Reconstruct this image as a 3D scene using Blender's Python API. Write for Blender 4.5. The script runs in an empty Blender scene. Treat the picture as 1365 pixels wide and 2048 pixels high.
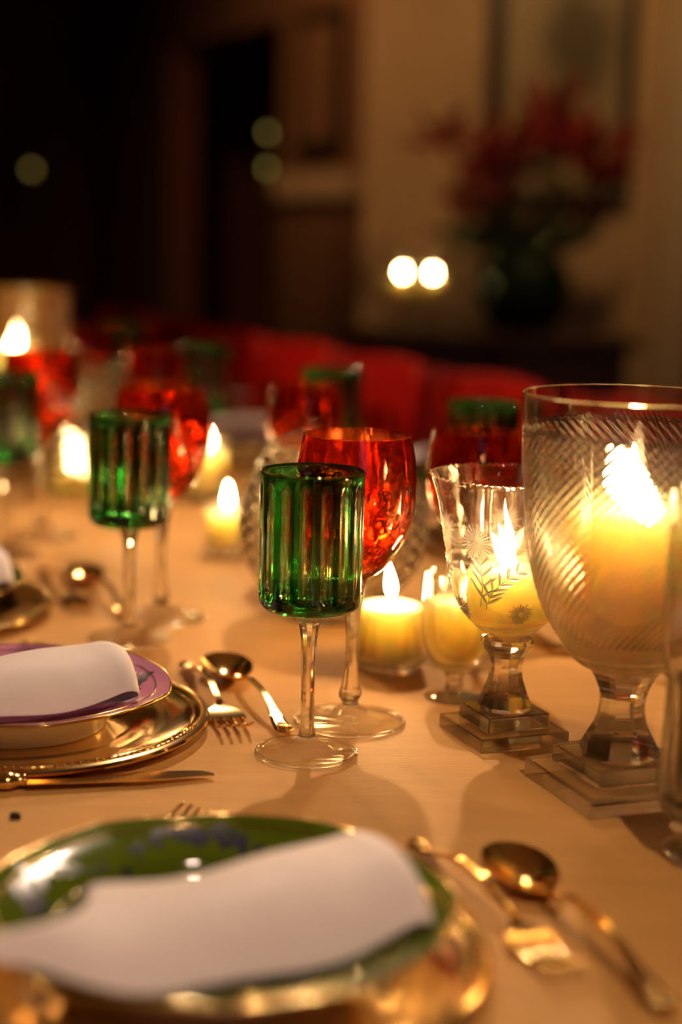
import bpy, bmesh, math, random
from mathutils import Vector, Matrix
random.seed(7)
R = math.radians
SC = bpy.context.scene
COL = SC.collection
T = 0.75            # table top height (m)
S = 1.2727          # survey scale: table layout was measured in units of 1/S m
PI = math.pi

# ------------------------------------------------------------------ camera
cam_d = bpy.data.cameras.new('camera')
cam = bpy.data.objects.new('camera', cam_d); COL.objects.link(cam)
F_PX = 3340.0
pitch = math.atan((1024 - 455) / F_PX); roll = R(1.5)
fwd = Vector((0, math.cos(pitch), -math.sin(pitch))); upv = Vector((0, math.sin(pitch), math.cos(pitch))); rgt = Vector((1, 0, 0))
cr = math.cos(roll) * rgt + math.sin(roll) * upv
cu = -math.sin(roll) * rgt + math.cos(roll) * upv
cam.matrix_world = Matrix(((cr.x, cu.x, -fwd.x, 0), (cr.y, cu.y, -fwd.y, 0), (cr.z, cu.z, -fwd.z, T + .33 * S), (0, 0, 0, 1)))
cam_d.sensor_fit = 'HORIZONTAL'; cam_d.sensor_width = 36.0
cam_d.lens = 36.0 * F_PX / 1365.0
cam_d.clip_start = .05
cam_d.dof.use_dof = True
cam_d.dof.focus_distance = 1.055 * S
cam_d.dof.aperture_fstop = 2.8
cam_d.dof.aperture_blades = 0
SC.camera = cam

# ------------------------------------------------------------------ world, exposure, renderer limits
w = bpy.data.worlds.new('world'); SC.world = w; w.use_nodes = True
w.node_tree.nodes['Background'].inputs[0].default_value = (.02, .014, .01, 1)
w.node_tree.nodes['Background'].inputs[1].default_value = .3
SC.view_settings.view_transform = 'Standard'; SC.view_settings.look = 'None'
SC.view_settings.exposure = 0.0; SC.view_settings.gamma = 1.0
SC.view_settings.use_curve_mapping = False
cy = SC.cycles
cy.max_bounces = 12; cy.transmission_bounces = 12; cy.transparent_max_bounces = 20
cy.glossy_bounces = 5; cy.diffuse_bounces = 2
cy.sample_clamp_indirect = 45.0; cy.sample_clamp_direct = 0
cy.blur_glossy = .6; cy.use_light_tree = False
cy.caustics_reflective = True; cy.caustics_refractive = True; cy.time_limit = 1100
cy.use_denoising = True; cy.use_adaptive_sampling = True; cy.adaptive_threshold = .02; cy.adaptive_min_samples = 24

# ------------------------------------------------------------------ spots at ceiling height: one key lamp inferred from shadows, the rest added
def spot(name, loc, target, power, col, size=R(75), radius=.035, blend=.6):
    d = bpy.data.lights.new(name, 'SPOT'); d.energy = power; d.color = col; d.spot_size = size; d.spot_blend = blend
    d.shadow_soft_size = radius
    o = bpy.data.objects.new(name, d); COL.objects.link(o); o.location = loc
    o.rotation_euler = (Vector(target) - Vector(loc)).to_track_quat('-Z', 'Y').to_euler()
    return o
WARM = (1.0, .72, .50)
spot('key_or_fill_spot', (0.02, 3.20, 2.47), (0.0, 1.2, .75), 128, WARM)
spot('key_or_fill_spot', (-1.09, 3.99, 2.47), (-.45, 3.0, .80), 62, (1.0, .62, .36), R(95))  # added ambient spot, lifts the chairs and the far cloth
spot('key_or_fill_spot', (.45, -.10, 2.47), (.05, .95, .75), 74, (1.0, .68, .46))  # added fill from behind the camera for the near cloth
spot('key_or_fill_spot', (0.75, 4.30, 2.47), (.55, 5.6, 1.3), 27, (1.0, .54, .20), R(95), .05, .9)  # added spot with no fixture, brightens the pale back wall
spot('key_or_fill_spot', (-.70, 5.10, 2.47), (-.15, 6.4, 1.6), 34, (1.0, .46, .18), R(80), .05, .9)  # added spot that brightens the brown passage wall

# ------------------------------------------------------------------ materials
def nm(name):
    m = bpy.data.materials.new(name); m.use_nodes = True
    nt = m.node_tree; return m, nt, nt.nodes['Principled BSDF'], nt.nodes['Material Output']
def pm(name, col, rough=.5, metal=0, noise=0, scale=20, bump=0, coat=0, spec=.5, stretch=None, bscale=None):
    m, nt, b, out = nm(name)
    b.inputs['Base Color'].default_value = (*col, 1); b.inputs['Roughness'].default_value = rough
    b.inputs['Metallic'].default_value = metal; b.inputs['Coat Weight'].default_value = coat
    b.inputs['Coat Roughness'].default_value = .05
    b.inputs['Specular IOR Level'].default_value = spec
    if noise or bump:
        tc = nt.nodes.new('ShaderNodeTexCoord'); mp = nt.nodes.new('ShaderNodeMapping')
        nt.links.new(tc.outputs['Object'], mp.inputs[0])
        if stretch: mp.inputs['Scale'].default_value = stretch
        n = nt.nodes.new('ShaderNodeTexNoise'); n.inputs['Scale'].default_value = scale; n.inputs['Detail'].default_value = 6
        nt.links.new(mp.outputs[0], n.inputs['Vector'])
        if noise:
            r = nt.nodes.new('ShaderNodeValToRGB')
            r.color_ramp.elements[0].position = .3; r.color_ramp.elements[1].position = .7
            r.color_ramp.elements[0].color = (*[c * (1 - noise) for c in col], 1)
            r.color_ramp.elements[1].color = (*[min(1, c * (1 + noise)) for c in col], 1)
            nt.links.new(n.outputs[0], r.inputs[0]); nt.links.new(r.outputs[0], b.inputs['Base Color'])
        if bump:
            n2 = n
            if bscale:
                n2 = nt.nodes.new('ShaderNodeTexNoise'); n2.inputs['Scale'].default_value = bscale
                nt.links.new(mp.outputs[0], n2.inputs['Vector'])
            bp = nt.nodes.new('ShaderNodeBump'); bp.inputs['Strength'].default_value = bump; bp.inputs['Distance'].default_value = .002
            nt.links.new(n2.outputs[0], bp.inputs['Height']); nt.links.new(bp.outputs[0], b.inputs['Normal'])
    return m
def glass(name, col, clear=.3, rough=0.0, ior=1.5, tint=None):
    """refracting glass, partly thin-walled (straight-through) so light passes the walls"""
    m, nt, b, out = nm(name)
    b.inputs['Base Color'].default_value = (*col, 1); b.inputs['Transmission Weight'].default_value = 1 if rough < .1 else .65
    b.inputs['Roughness'].default_value = rough; b.inputs['IOR'].default_value = ior
    if clear > 0:
        t = nt.nodes.new('ShaderNodeBsdfTransparent'); t.inputs[0].default_value = (*(tint or col), 1)
        mx = nt.nodes.new('ShaderNodeMixShader'); mx.inputs[0].default_value = clear
        nt.links.new(b.outputs[0], mx.inputs[1]); nt.links.new(t.outputs[0], mx.inputs[2]); nt.links.new(mx.outputs[0], out.inputs[0])
    return m
def emit(name, col, st):
    m, nt, b, out = nm(name)
    b.inputs['Base Color'].default_value = (0, 0, 0, 1)
    b.inputs['Emission Color'].default_value = (*col, 1); b.inputs['Emission Strength'].default_value = st
    b.inputs['Specular IOR Level'].default_value = 0
    return m
def wax(name):
    m, nt, b, out = nm(name)
    b.inputs['Base Color'].default_value = (.98, .69, .35, 1); b.inputs['Roughness'].default_value = .45
    b.inputs['Subsurface Weight'].default_value = 1; b.inputs['Subsurface Radius'].default_value = (1, .72, .50)
    b.inputs['Subsurface Scale'].default_value = .10
    return m
def plate_mat(name, col, ink, seed):
    """plain coloured porcelain glaze"""
    m, nt, b, out = nm(name)
    N, L = nt.nodes, nt.links
    tc = N.new('ShaderNodeTexCoord')
    no = N.new('ShaderNodeTexNoise'); no.inputs['Scale'].default_value = 14 + seed
    L.new(tc.outputs['Object'], no.inputs['Vector'])
    r = N.new('ShaderNodeValToRGB'); r.color_ramp.elements[0].color = (*[c * .9 for c in col], 1); r.color_ramp.elements[1].color = (*[c * 1.1 for c in col], 1)
    L.new(no.outputs[0], r.inputs[0]); L.new(r.outputs[0], b.inputs['Base Color'])
    b.inputs['Roughness'].default_value = .07; b.inputs['Specular IOR Level'].default_value = .45; b.inputs['Coat Weight'].default_value = 0; b.inputs['Coat Roughness'].default_value = .04
    return m

M = {}
M['clear'] = glass('clear crystal', (1, .985, .96), .15)
M['thin'] = glass('thin clear crystal', (1, .985, .96), .62)
M['block'] = glass('crystal block', (1, .985, .96), .22)
M['holder'] = glass('candle holder glass', (1, .985, .95), .38)
M['cut'] = glass('cut crystal', (1, .985, .95), .28)
M['globe'] = glass('heavy cut crystal', (1, .985, .95), .10)
M['frost'] = glass('ground glass cuts', (1, .97, .9), 0, rough=.30)
M['green'] = glass('emerald overlay glass', (.005, .11, .016), .05, tint=(.10, .40, .14))
M['window'] = glass('pale cut windows', (.66, .64, .44), .10)
M['vasegreen'] = glass('deep green glass', (.02, .10, .02), .05)
M['red'] = glass('ruby glass', (.80, .17, .045), .20, tint=(.82, .27, .11))
M['gold'] = pm('polished gold', (.93, .64, .25), .13, 1)
M['goldsoft'] = pm('gold relief', (.93, .66, .28), .25, 1, bump=.5, scale=90)
M['cloth'] = pm('tan linen', (.63, .34, .098), .62, 0, noise=.05, scale=9, bump=.28, bscale=70, stretch=(1, 6, 1), spec=.10)
M['napkin'] = pm('white satin napkin', (.90, .80, .77), .55, 0, noise=.02, scale=60, bump=.06, bscale=900, spec=.12)
M['pink'] = plate_mat('mauve porcelain', (.62, .25, .41), (.03, .02, .09), 3.1)
M['greenpl'] = plate_mat('green porcelain', (.085, .125, .006), (.012, .016, .03), 1.2)
M['ink'] = pm('blue-black transfer print', (.018, .016, .05), .2, noise=.5, scale=70)
M['porc'] = pm('cream porcelain', (.8, .68, .48), .18, coat=.6)
M['wax'] = wax('candle wax')
M['wick'] = pm('burnt wick', (.02, .015, .01), .9)
M['flame'] = emit('candle flame', (1.0, .60, .25), 500)
M['redchair'] = pm('red lacquer', (.75, .013, .006), .5, spec=.25)
M['redseat'] = pm('red seat fabric', (.42, .010, .008), .8, noise=.1, scale=60)
M['wood'] = pm('dark wood', (.07, .032, .015), .4, noise=.3, scale=12, stretch=(1, 8, 1))
M['floor'] = pm('oak floor', (.12, .06, .03), .45, noise=.25, scale=6, stretch=(1, 9, 1))
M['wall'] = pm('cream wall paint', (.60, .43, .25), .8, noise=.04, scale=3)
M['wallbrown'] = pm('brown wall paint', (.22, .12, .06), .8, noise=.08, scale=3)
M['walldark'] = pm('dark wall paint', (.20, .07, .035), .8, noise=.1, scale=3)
M['trim'] = pm('ivory trim paint', (.62, .50, .32), .6)
M['ceil'] = pm('ceiling paint', (.45, .36, .26), .9)
M['leaf'] = pm('dark leaf', (.02, .04, .012), .5, noise=.3, scale=30)
M['petal'] = pm('red petal', (.20, .006, .004), .6, noise=.3, scale=40)
M['vase'] = pm('dark green glaze', (.006, .018, .009), .5, spec=.2)
M['black'] = pm('black frame', (.015, .01, .008), .4)

# ------------------------------------------------------------------ mesh helpers (vertices given in survey units, scaled by S)
def build(name, verts, faces, mat, parent=None, smooth=True, sharp=None, sc=S, recalc=True):
    me = bpy.data.meshes.new(name)
    me.from_pydata([tuple(c * sc for c in v) for v in verts], [], faces)
    if recalc:
        bm = bmesh.new(); bm.from_mesh(me); bmesh.ops.recalc_face_normals(bm, faces=bm.faces); bm.to_mesh(me); bm.free()
    if smooth:
        me.polygons.foreach_set('use_smooth', [True] * len(me.polygons))
        if sharp: me.set_sharp_from_angle(angle=R(sharp))
    me.materials.append(mat)
    o = bpy.data.objects.new(name, me); COL.objects.link(o)
    if parent: o.parent = parent
    return o
def tag(o, label=None, cat=None, group=None, kind=None):
    if label: o['label'] = label
    if cat: o['category'] = cat
    if group: o['group'] = group
    if kind: o['kind'] = kind
    return o
def thing(name, label, cat, loc, rz=0, group=None):
    o = bpy.data.objects.new(name, None); COL.objects.link(o); o.empty_display_size = .05
    o.location = loc; o.rotation_euler = (0, 0, rz)
    return tag(o, label, cat, group)
def copy_tree(o, parent=None):
    c = o.copy(); COL.objects.link(c); c.parent = parent
    for ch in o.children: copy_tree(ch, c)
    return c
def place(proto, used, loc, rz, label, scale=1.0, group=None):
    o = copy_tree(proto) if used else proto
    o.location = loc; o.rotation_euler = (0, 0, rz); o.scale = (scale,) * 3; o['label'] = label
    if group: o['group'] = group
    return o
def TP(x, y, z=0): return (x * S, y * S, T + z * S)
def spline(pts, k=6):
    out = []
    n = len(pts)
    for i in range(n - 1):
        p0 = pts[max(0, i - 1)]; p1 = pts[i]; p2 = pts[i + 1]; p3 = pts[min(n - 1, i + 2)]
        for j in range(k):
            t = j / k
            out.append(tuple(.5 * (2 * b + (c - a) * t + (2 * a - 5 * b + 4 * c - d) * t * t + (-a + 3 * b - 3 * c + d) * t ** 3) for a, b, c, d in zip(p0, p1, p2, p3)))
    out.append(tuple(pts[-1])); return out
def lathe_data(prof, n, mod=None):
    V, Fc, rings = [], [], []
    for i, (r, z) in enumerate(prof):
        if r < 1e-7:
            rings.append([len(V)]); V.append((0, 0, z))
        else:
            ring = []
            for k in range(n):
                a = 2 * PI * k / n
                rr, zz = (r, z) if mod is None else mod(r, z, a, i)
                ring.append(len(V)); V.append((rr * math.cos(a), rr * math.sin(a), zz))
            rings.append(ring)
    for a, b in zip(rings[:-1], rings[1:]):
        if len(a) == 1 and len(b) == 1: continue
        for k in range(n):
            k2 = (k + 1) % n
            if len(a) == 1: Fc.append((a[0], b[k], b[k2]))
            elif len(b) == 1: Fc.append((a[k], b[0], a[k2]))
            else: Fc.append((a[k], b[k], b[k2], a[k2]))
    return V, Fc
def lathe(name, prof, n, mat, parent, mod=None, sharp=None, smooth=True, off=(0, 0, 0), sc=S):
    V, Fc = lathe_data(prof, n, mod)
    V = [(x + off[0], y + off[1], z + off[2]) for x, y, z in V]
    return build(name, V, Fc, mat, parent, smooth, sharp, sc)
def boxd(x0, x1, y0, y1, z0, z1):
    V = [(x, y, z) for x in (x0, x1) for y in (y0, y1) for z in (z0, z1)]
    Fc = [(0, 1, 3, 2), (4, 6, 7, 5), (0, 4, 5, 1), (2, 3, 7, 6), (0, 2, 6, 4), (1, 5, 7, 3)]
    return V, Fc
def join(*ds):
    V, Fc = [], []
    for v, f in ds:
        o = len(V); V += v; Fc += [tuple(i + o for i in q) for q in f]
    return V, Fc
def offset(prof, t, zmin):
    """inner wall following an outer profile (given bottom to top) at distance t, floor at zmin"""
    out_ = []
    for i in range(len(prof) - 1, -1, -1):
        a = Vector(prof[max(0, i - 1)]); b = Vector(prof[min(len(prof) - 1, i + 1)]); d = (b - a).normalized()
        q = Vector(prof[i]) + Vector((-d.y, d.x)) * t
        if q.y < zmin or q.x < .002: break
        out_.append((q.x, q.y))
    out_[0] = (out_[0][0], prof[-1][1] + .0003)
    r = out_[-1][0]
    return out_ + [(r * .85, zmin - .0004), (r * .5, zmin - .001), (0, zmin - .0012)]
def bevel(o, w, seg=2):
    m = o.modifiers.new('bevel', 'BEVEL'); m.width = w; m.segments = seg; m.limit_method = 'ANGLE'; return o
def box(name, x0, x1, y0, y1, z0, z1, mat, parent=None, bev=0, sc=1.0):
    o = build(name, *boxd(x0, x1, y0, y1, z0, z1), mat, parent, smooth=False, sc=sc)
    if bev: bevel(o, bev * sc)
    return o
def tube_data(path, rad, n=8, flat=1.0):
    """swept round bar; rad is a number or list; caps closed"""
    V, Fc = [], []
    P = [Vector(p) for p in path]
    for i, p in enumerate(P):
        t = (P[min(i + 1, len(P) - 1)] - P[max(i - 1, 0)]).normalized()
        a = Vector((0, 0, 1)) if abs(t.z) < .9 else Vector((1, 0, 0))
        s = t.cross(a).normalized(); b = s.cross(t).normalized()
        r = rad[i] if isinstance(rad, (list, tuple)) else rad
        for k in range(n):
            an = 2 * PI * k / n
            V.append(tuple(p + s * (r * math.cos(an)) + b * (r * flat * math.sin(an))))
    for i in range(len(P) - 1):
        for k in range(n):
            k2 = (k + 1) % n
            Fc.append((i * n + k, i * n + k2, (i + 1) * n + k2, (i + 1) * n + k))
    Fc.append(tuple(range(n))); Fc.append(tuple((len(P) - 1) * n + k for k in range(n)))
    return V, Fc

U = Vector((-.44, .898)).normalized(); W = Vector((.898, .44)).normalized()     # along the table / across it
ANG_W = math.atan2(W.y, W.x)
def UV(u, v): return (U.x * u + W.x * v, U.y * u + W.y * v)

# ------------------------------------------------------------------ the room
RX0, RX1, RY0, RY1, CH = -4.2, 2.6, -2.2, 9.0, 2.5
tag(box('floor', RX0, RX1, RY0, RY1, -.05, 0, M['floor']), 'dark oak floor', None, None, 'structure')
tag(box('ceiling', RX0, RX1, RY0, RY1, CH, CH + .05, M['ceil']), None, None, None, 'structure')
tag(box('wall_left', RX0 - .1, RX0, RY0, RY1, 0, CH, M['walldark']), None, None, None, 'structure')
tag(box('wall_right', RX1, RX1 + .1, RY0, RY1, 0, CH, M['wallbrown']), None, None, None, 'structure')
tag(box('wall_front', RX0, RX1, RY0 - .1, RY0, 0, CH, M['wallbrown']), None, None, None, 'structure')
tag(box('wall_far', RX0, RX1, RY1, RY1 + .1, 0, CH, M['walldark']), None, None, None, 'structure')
# pale chimney-breast wall behind the sideboard
tag(box('wall_back', .045, RX1, 5.55, 5.75, 0, CH, M['wall']), None, None, None, 'structure')
# brown wall running away to the left, with a wide dark doorway
def along(p0, p1, d0, d1, z0, z1, name, mat, th=-.12, parent=None, bev=0):
    """slab in the vertical plane through p0->p1 from distance d0 to d1"""
    a = Vector(p0); b = Vector(p1); t = (b - a).normalized(); n = Vector((-t.y, t.x))
    q = [a + t * d0, a + t * d1, a + t * d1 + n * th, a + t * d0 + n * th]
    V = [(p.x, p.y, z) for z in (z0, z1) for p in q]
    Fc = [(0, 1, 2, 3), (4, 5, 6, 7), (0, 1, 5, 4), (1, 2, 6, 5), (2, 3, 7, 6), (3, 0, 4, 7)]
    o = build(name, V, Fc, mat, parent, smooth=False, sc=1)
    if bev: bevel(o, bev)
    return o
WA, WB = (.045, 5.75), (-.95, 8.0)
wl = Vector(WB) - Vector(WA)
tag(along(WA, WB, 0, .78, 0, CH, 'wall_passage', M['wallbrown']), None, None, None, 'structure')
tag(along(WA, WB, .78, 2.05, 1.93, CH, 'wall_lintel', M['wallbrown']), None, None, None, 'structure')
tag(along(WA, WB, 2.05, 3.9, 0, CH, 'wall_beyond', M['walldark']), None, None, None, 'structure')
tag(along(WA, WB, 0, .74, 1.27, 1.36, 'trim_1', M['trim'], .04), None, None, None, 'structure')
tag(along(WA, WB, 2.05, 2.2, 0, 1.93, 'trim_2', M['wallbrown'], .03), None, None, None, 'structure')
pn = along(WA, WB, .12, .66, .25, 1.18, 'trim_3', M['wallbrown'], .03); tag(pn, None, None, None, 'structure')
# pilaster and door casing at the right end of the pale wall
tag(box('trim_4', 1.0, 1.13, 5.47, 5.55, 0, CH, M['trim'], bev=.01), None, None, None, 'structure')
d1 = tag(box('door_1', 1.15, 1.9, 5.50, 5.55, 0, 2.1, M['walldark'], bev=.005), None, None, None, 'structure')
for z0, z1 in ((.2, .95), (1.1, 1.95)):
    box('door_panel', 1.25, 1.8, 5.485, 5.50, z0, z1, M['wallbrown'], d1, bev=.004)
lathe('door_handle', [(0, -.02), (.018, -.015), (.024, 0), (.018, .015), (0, .02)], 16, M['gold'], d1, off=(1.21, 5.47, 1.0), sc=1)
# evening window behind the camera (seen only as a cool glint in the glass)
win = tag(box('window_1', .3, 1.3, RY0, RY0 + .02, 1.0, 2.1, emit('dusk glass', (.35, .42, .9), .55)), None, None, None, 'structure')
for x in (.27, .785, 1.28): box('window_frame', x, x + .03, RY0, RY0 + .05, .97, 2.13, M['trim'], win)
for z in (.97, 1.55, 2.10): box('window_frame', .27, 1.31, RY0, RY0 + .045, z, z + .03, M['trim'], win)

# framed pictures
pt = thing('framed_picture', 'large framed botanical print on the pale wall behind the red flowers', 'picture', (.675, 5.52, 1.27))
PM, nt, b, out = nm('faded botanical print')
tc = nt.nodes.new('ShaderNodeTexCoord'); no = nt.nodes.new('ShaderNodeTexNoise'); no.inputs['Scale'].default_value = 7; no.inputs['Detail'].default_value = 4
gr = nt.nodes.new('ShaderNodeTexGradient'); gr.gradient_type = 'SPHERICAL'
mp = nt.nodes.new('ShaderNodeMapping'); mp.inputs['Location'].default_value = (-.05 * 6, 0, -.52 * 4); mp.inputs['Scale'].default_value = (6, 1, 4)
nt.links.new(tc.outputs['Object'], mp.inputs[0]); nt.links.new(mp.outputs[0], gr.inputs[0]); nt.links.new(tc.outputs['Object'], no.inputs['Vector'])
mu = nt.nodes.new('ShaderNodeMath'); mu.operation = 'MULTIPLY'; nt.links.new(gr.outputs['Fac'], mu.inputs[0]); nt.links.new(no.outputs[0], mu.inputs[1])
rp = nt.nodes.new('ShaderNodeValToRGB'); rp.color_ramp.elements[0].position = .02; rp.color_ramp.elements[1].position = .3
rp.color_ramp.elements[0].color = (.40, .32, .18, 1); rp.color_ramp.elements[1].color = (.10, .085, .03, 1)
nt.links.new(mu.outputs[0], rp.inputs[0]); nt.links.new(rp.outputs[0], b.inputs['Base Color'])
build('print', *boxd(-.20, .20, .0, .01, .02, 1.0), PM, pt, smooth=False, sc=1)
for x in (-.235, .190): box('frame_side', x, x + .045, -.02, .02, 0, 1.05, M['black'], pt, bev=.004)
for z in (0, 1.02): box('frame_rail', -.195, .195, -.02, .02, z, z + .03, M['black'], pt, bev=.004)
# small picture on the brown wall
sp = thing('framed_picture', 'small dark framed picture on the brown wall above the ledge', 'picture', (0, 0, 0))
along(WA, WB, .16, .54, 1.42, 1.92, 'frame', M['black'], .03, sp, .004)
along(WA, WB, .20, .50, 1.47, 1.87, 'print', M['wallbrown'], .034, sp)

# ------------------------------------------------------------------ sideboard with vase, flowers, candles
SBY = 5.1
sb = thing('sideboard', 'dark wooden sideboard against the pale wall behind the red chairs', 'sideboard', (.44, SBY, 0), R(-4))
box('top', -.44, .44, -.2, .2, .84, .87, M['wood'], sb, bev=.006)
box('apron', -.40, .40, -.17, .17, .66, .84, M['wood'], sb, bev=.004)
for x in (-.2, .2):
    d = box('drawer', x - .18, x + .18, -.185, -.17, .68, .82, M['wood'], sb, bev=.004)
    lathe('knob', [(0, 0), (.012, .002), (.015, .012), (.008, .02), (0, .021)], 16, M['gold'], d, mod=lambda r, z, a, i: (r, z), off=(x, -.2, .745), sc=1)
for x in (-.38, .38):
    for y in (-.15, .15):
        lathe('leg', [(0, 0), (.018, 0), (.022, .1), (.03, .5), (.03, .66), (0, .66)], 12, M['wood'], sb, off=(x, y, 0), sc=1, sharp=40)
va = thing('vase', 'round dark green vase full of red flowers on the sideboard', 'vase', (.535, SBY, .87))
lathe('vase_body', spline([(0, 0), (.07, 0), (.12, .05), (.145, .13), (.12, .21), (.075, .245), (.07, .27), (.062, .27), (.066, .24), (.1, .2), (0, .16)], 4), 32, M['vase'], va, sc=1)
random.seed(11)
def leaf_data(base, tip, wd, curl=.1):
    b_, t_ = Vector(base), Vector(tip); ax = (t_ - b_); L = ax.length; ax.normalize()
    side = ax.cross(Vector((random.uniform(-.3, .3), -1, .3))).normalized(); nr = side.cross(ax)
    V, Fc = [], []
    n = 5
    for i in range(n + 1):
        s = i / n; ww = wd * math.sin(PI * (s ** .8)) + .002
        c = b_ + ax * (L * s) + nr * (curl * L * s * s)
        V += [tuple(c - side * ww), tuple(c + nr * .3 * ww), tuple(c + side * ww), tuple(c - nr * .004)]
    for i in range(n):
        o = 4 * i
        for k in range(4): Fc.append((o + k, o + (k + 1) % 4, o + 4 + (k + 1) % 4, o + 4 + k))
    Fc += [(0, 1, 2, 3), (4 * n, 4 * n + 1, 4 * n + 2, 4 * n + 3)]
    return V, Fc
for k in range(22):                              # flower stalks of the bouquet: each a stalk with a spray of red petals
    a = 2 * PI * k / 22 + random.uniform(-.2, .2); sp_ = random.uniform(.08, .30); h = random.uniform(.36, .62) - .35 * max(0, sp_ - .15)
    if k == 5: a, sp_, h = .2, .06, .66
    hx, hy, hz = sp_ * math.cos(a), sp_ * .6 * math.sin(a), h
    st = build('flower_stalk', *tube_data(spline([(0, 0, .18), (hx * .3, hy * .3, .30), (hx, hy, hz)], 4), .004, 6), M['leaf'], va, sc=1)
    ds = []
    for j in range(9):
        b2 = 2 * PI * j / 9; out_ = random.uniform(.06, .15)
        ds.append(leaf_data((hx, hy, hz - .02), (hx + out_ * math.cos(b2) + .3 * hx * .3, hy + out_ * .8 * math.sin(b2), hz + random.uniform(-.04, .12)), .014))
    build('blossom', *join(*ds), M['petal'], st, smooth=False, sc=1)
for k in range(14):
    a = 2 * PI * k / 14; l = random.uniform(.18, .32)
    build('leaf', *leaf_data((0, 0, .25), (l * math.cos(a), .6 * l * math.sin(a), .28 + random.uniform(0, .12)), .035, -.1), M['leaf'], va, smooth=False, sc=1)

# ------------------------------------------------------------------ candle builder (flame is what lights the room)
def flame_data(h, r, lean=(0, 0), z0=0, n=12):
    V, Fc = [], []
    prof = [(0, 0), (.45, .06), (.85, .18), (1, .32), (.86, .5), (.58, .7), (.28, .88), (0, 1)]
    prof = spline(prof, 2)
    V, Fc = lathe_data([(max(0, p) * r if 0 < i < len(prof) - 1 else 0, q * h) for i, (p, q) in enumerate(prof)], n)
    V = [(x + lean[0] * (z / h) ** 1.4, y + lean[1] * (z / h) ** 1.4, z + z0) for x, y, z in V]
    return V, Fc
def candle(name, label, loc, r, h, fh=.026, fr=.0042, lean=(0, 0), group='candles', sc=S, mat=None):
    c = thing(name, label, 'candle', loc, 0, group)
    ed = r * .1
    lathe('wax', [(0, 0), (r * .96, 0), (r, ed), (r, h - ed), (r * .97, h - ed * .3), (r * .9, h), (r * .6, h - .0016), (r * .2, h - .0022), (0, h - .0022)], 48, M['wax'], c, sc=sc, sharp=60)
    wk = build('wick', *tube_data([(0, 0, h - .003), (0, 0, h + .003), (lean[0] * .1, lean[1] * .1, h + .007)], .0007, 6), M['wick'], c, sc=sc)
    V, Fc = flame_data(fh, fr, lean, h + .004)
    build('flame', V, Fc, M['flame'], c, sc=sc)
    return c

for i, (px, lab) in enumerate(((.165, 'left of the two lit votive candles on the sideboard'), (.255, 'right of the two lit votive candles on the sideboard'))):
    h = thing('votive_holder', ('left' if i == 0 else 'right') + ' clear footed votive glass on the sideboard', 'candle holder', (px, SBY - .08, .871), 0, 'votive glasses on the sideboard')
    lathe('cup', spline([(0, .1), (.02, .1), (.032, .12), (.034, .2), (.0325, .2), (.03, .125), (.015, .108), (0, .108)], 3), 24, M['holder'], h, sc=1)
    lathe('stem', spline([(0, 0), (.03, 0), (.03, .006), (.008, .02), (.008, .08), (.016, .1), (0, .1)], 3), 20, M['clear'], h, sc=1)
    candle('votive_candle', lab, (px, SBY - .08, .871 + .109), .026, .05, .022, .0048, group='sideboard candles', sc=1)

# little brass sconce with two dim bulbs by the doorway, one further off
bulb = emit('dim bulb', (.75, .62, .16), 1.0)
def sconce(label, p, zs):
    s = thing('wall_sconce', label, 'sconce', (p[0], p[1], 0), 0, 'dim brass sconces')
    box('backplate', -.012, .012, -.005, .01, zs[0] - .08, zs[-1] + .04, M['gold'], s, bev=.003)
    for z in zs:
        a = build('arm', *tube_data([(0, 0, z - .03), (0, -.04, z - .035), (0, -.05, z - .012)], .005, 8), M['gold'], s, sc=1)
        lathe('bulb', [(0, -.012), (.007, -.008), (.0095, 0), (.006, .009), (0, .014)], 12, bulb, a, off=(0, -.05, z), sc=1)
sconce('brass sconce with two dim bulbs at the right side of the dark doorway', (-.31, 6.38), (1.38, 1.51))
sconce('brass sconce with one dim bulb far left in the dark room', (-1.36, 7.3), (1.38,))

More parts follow.
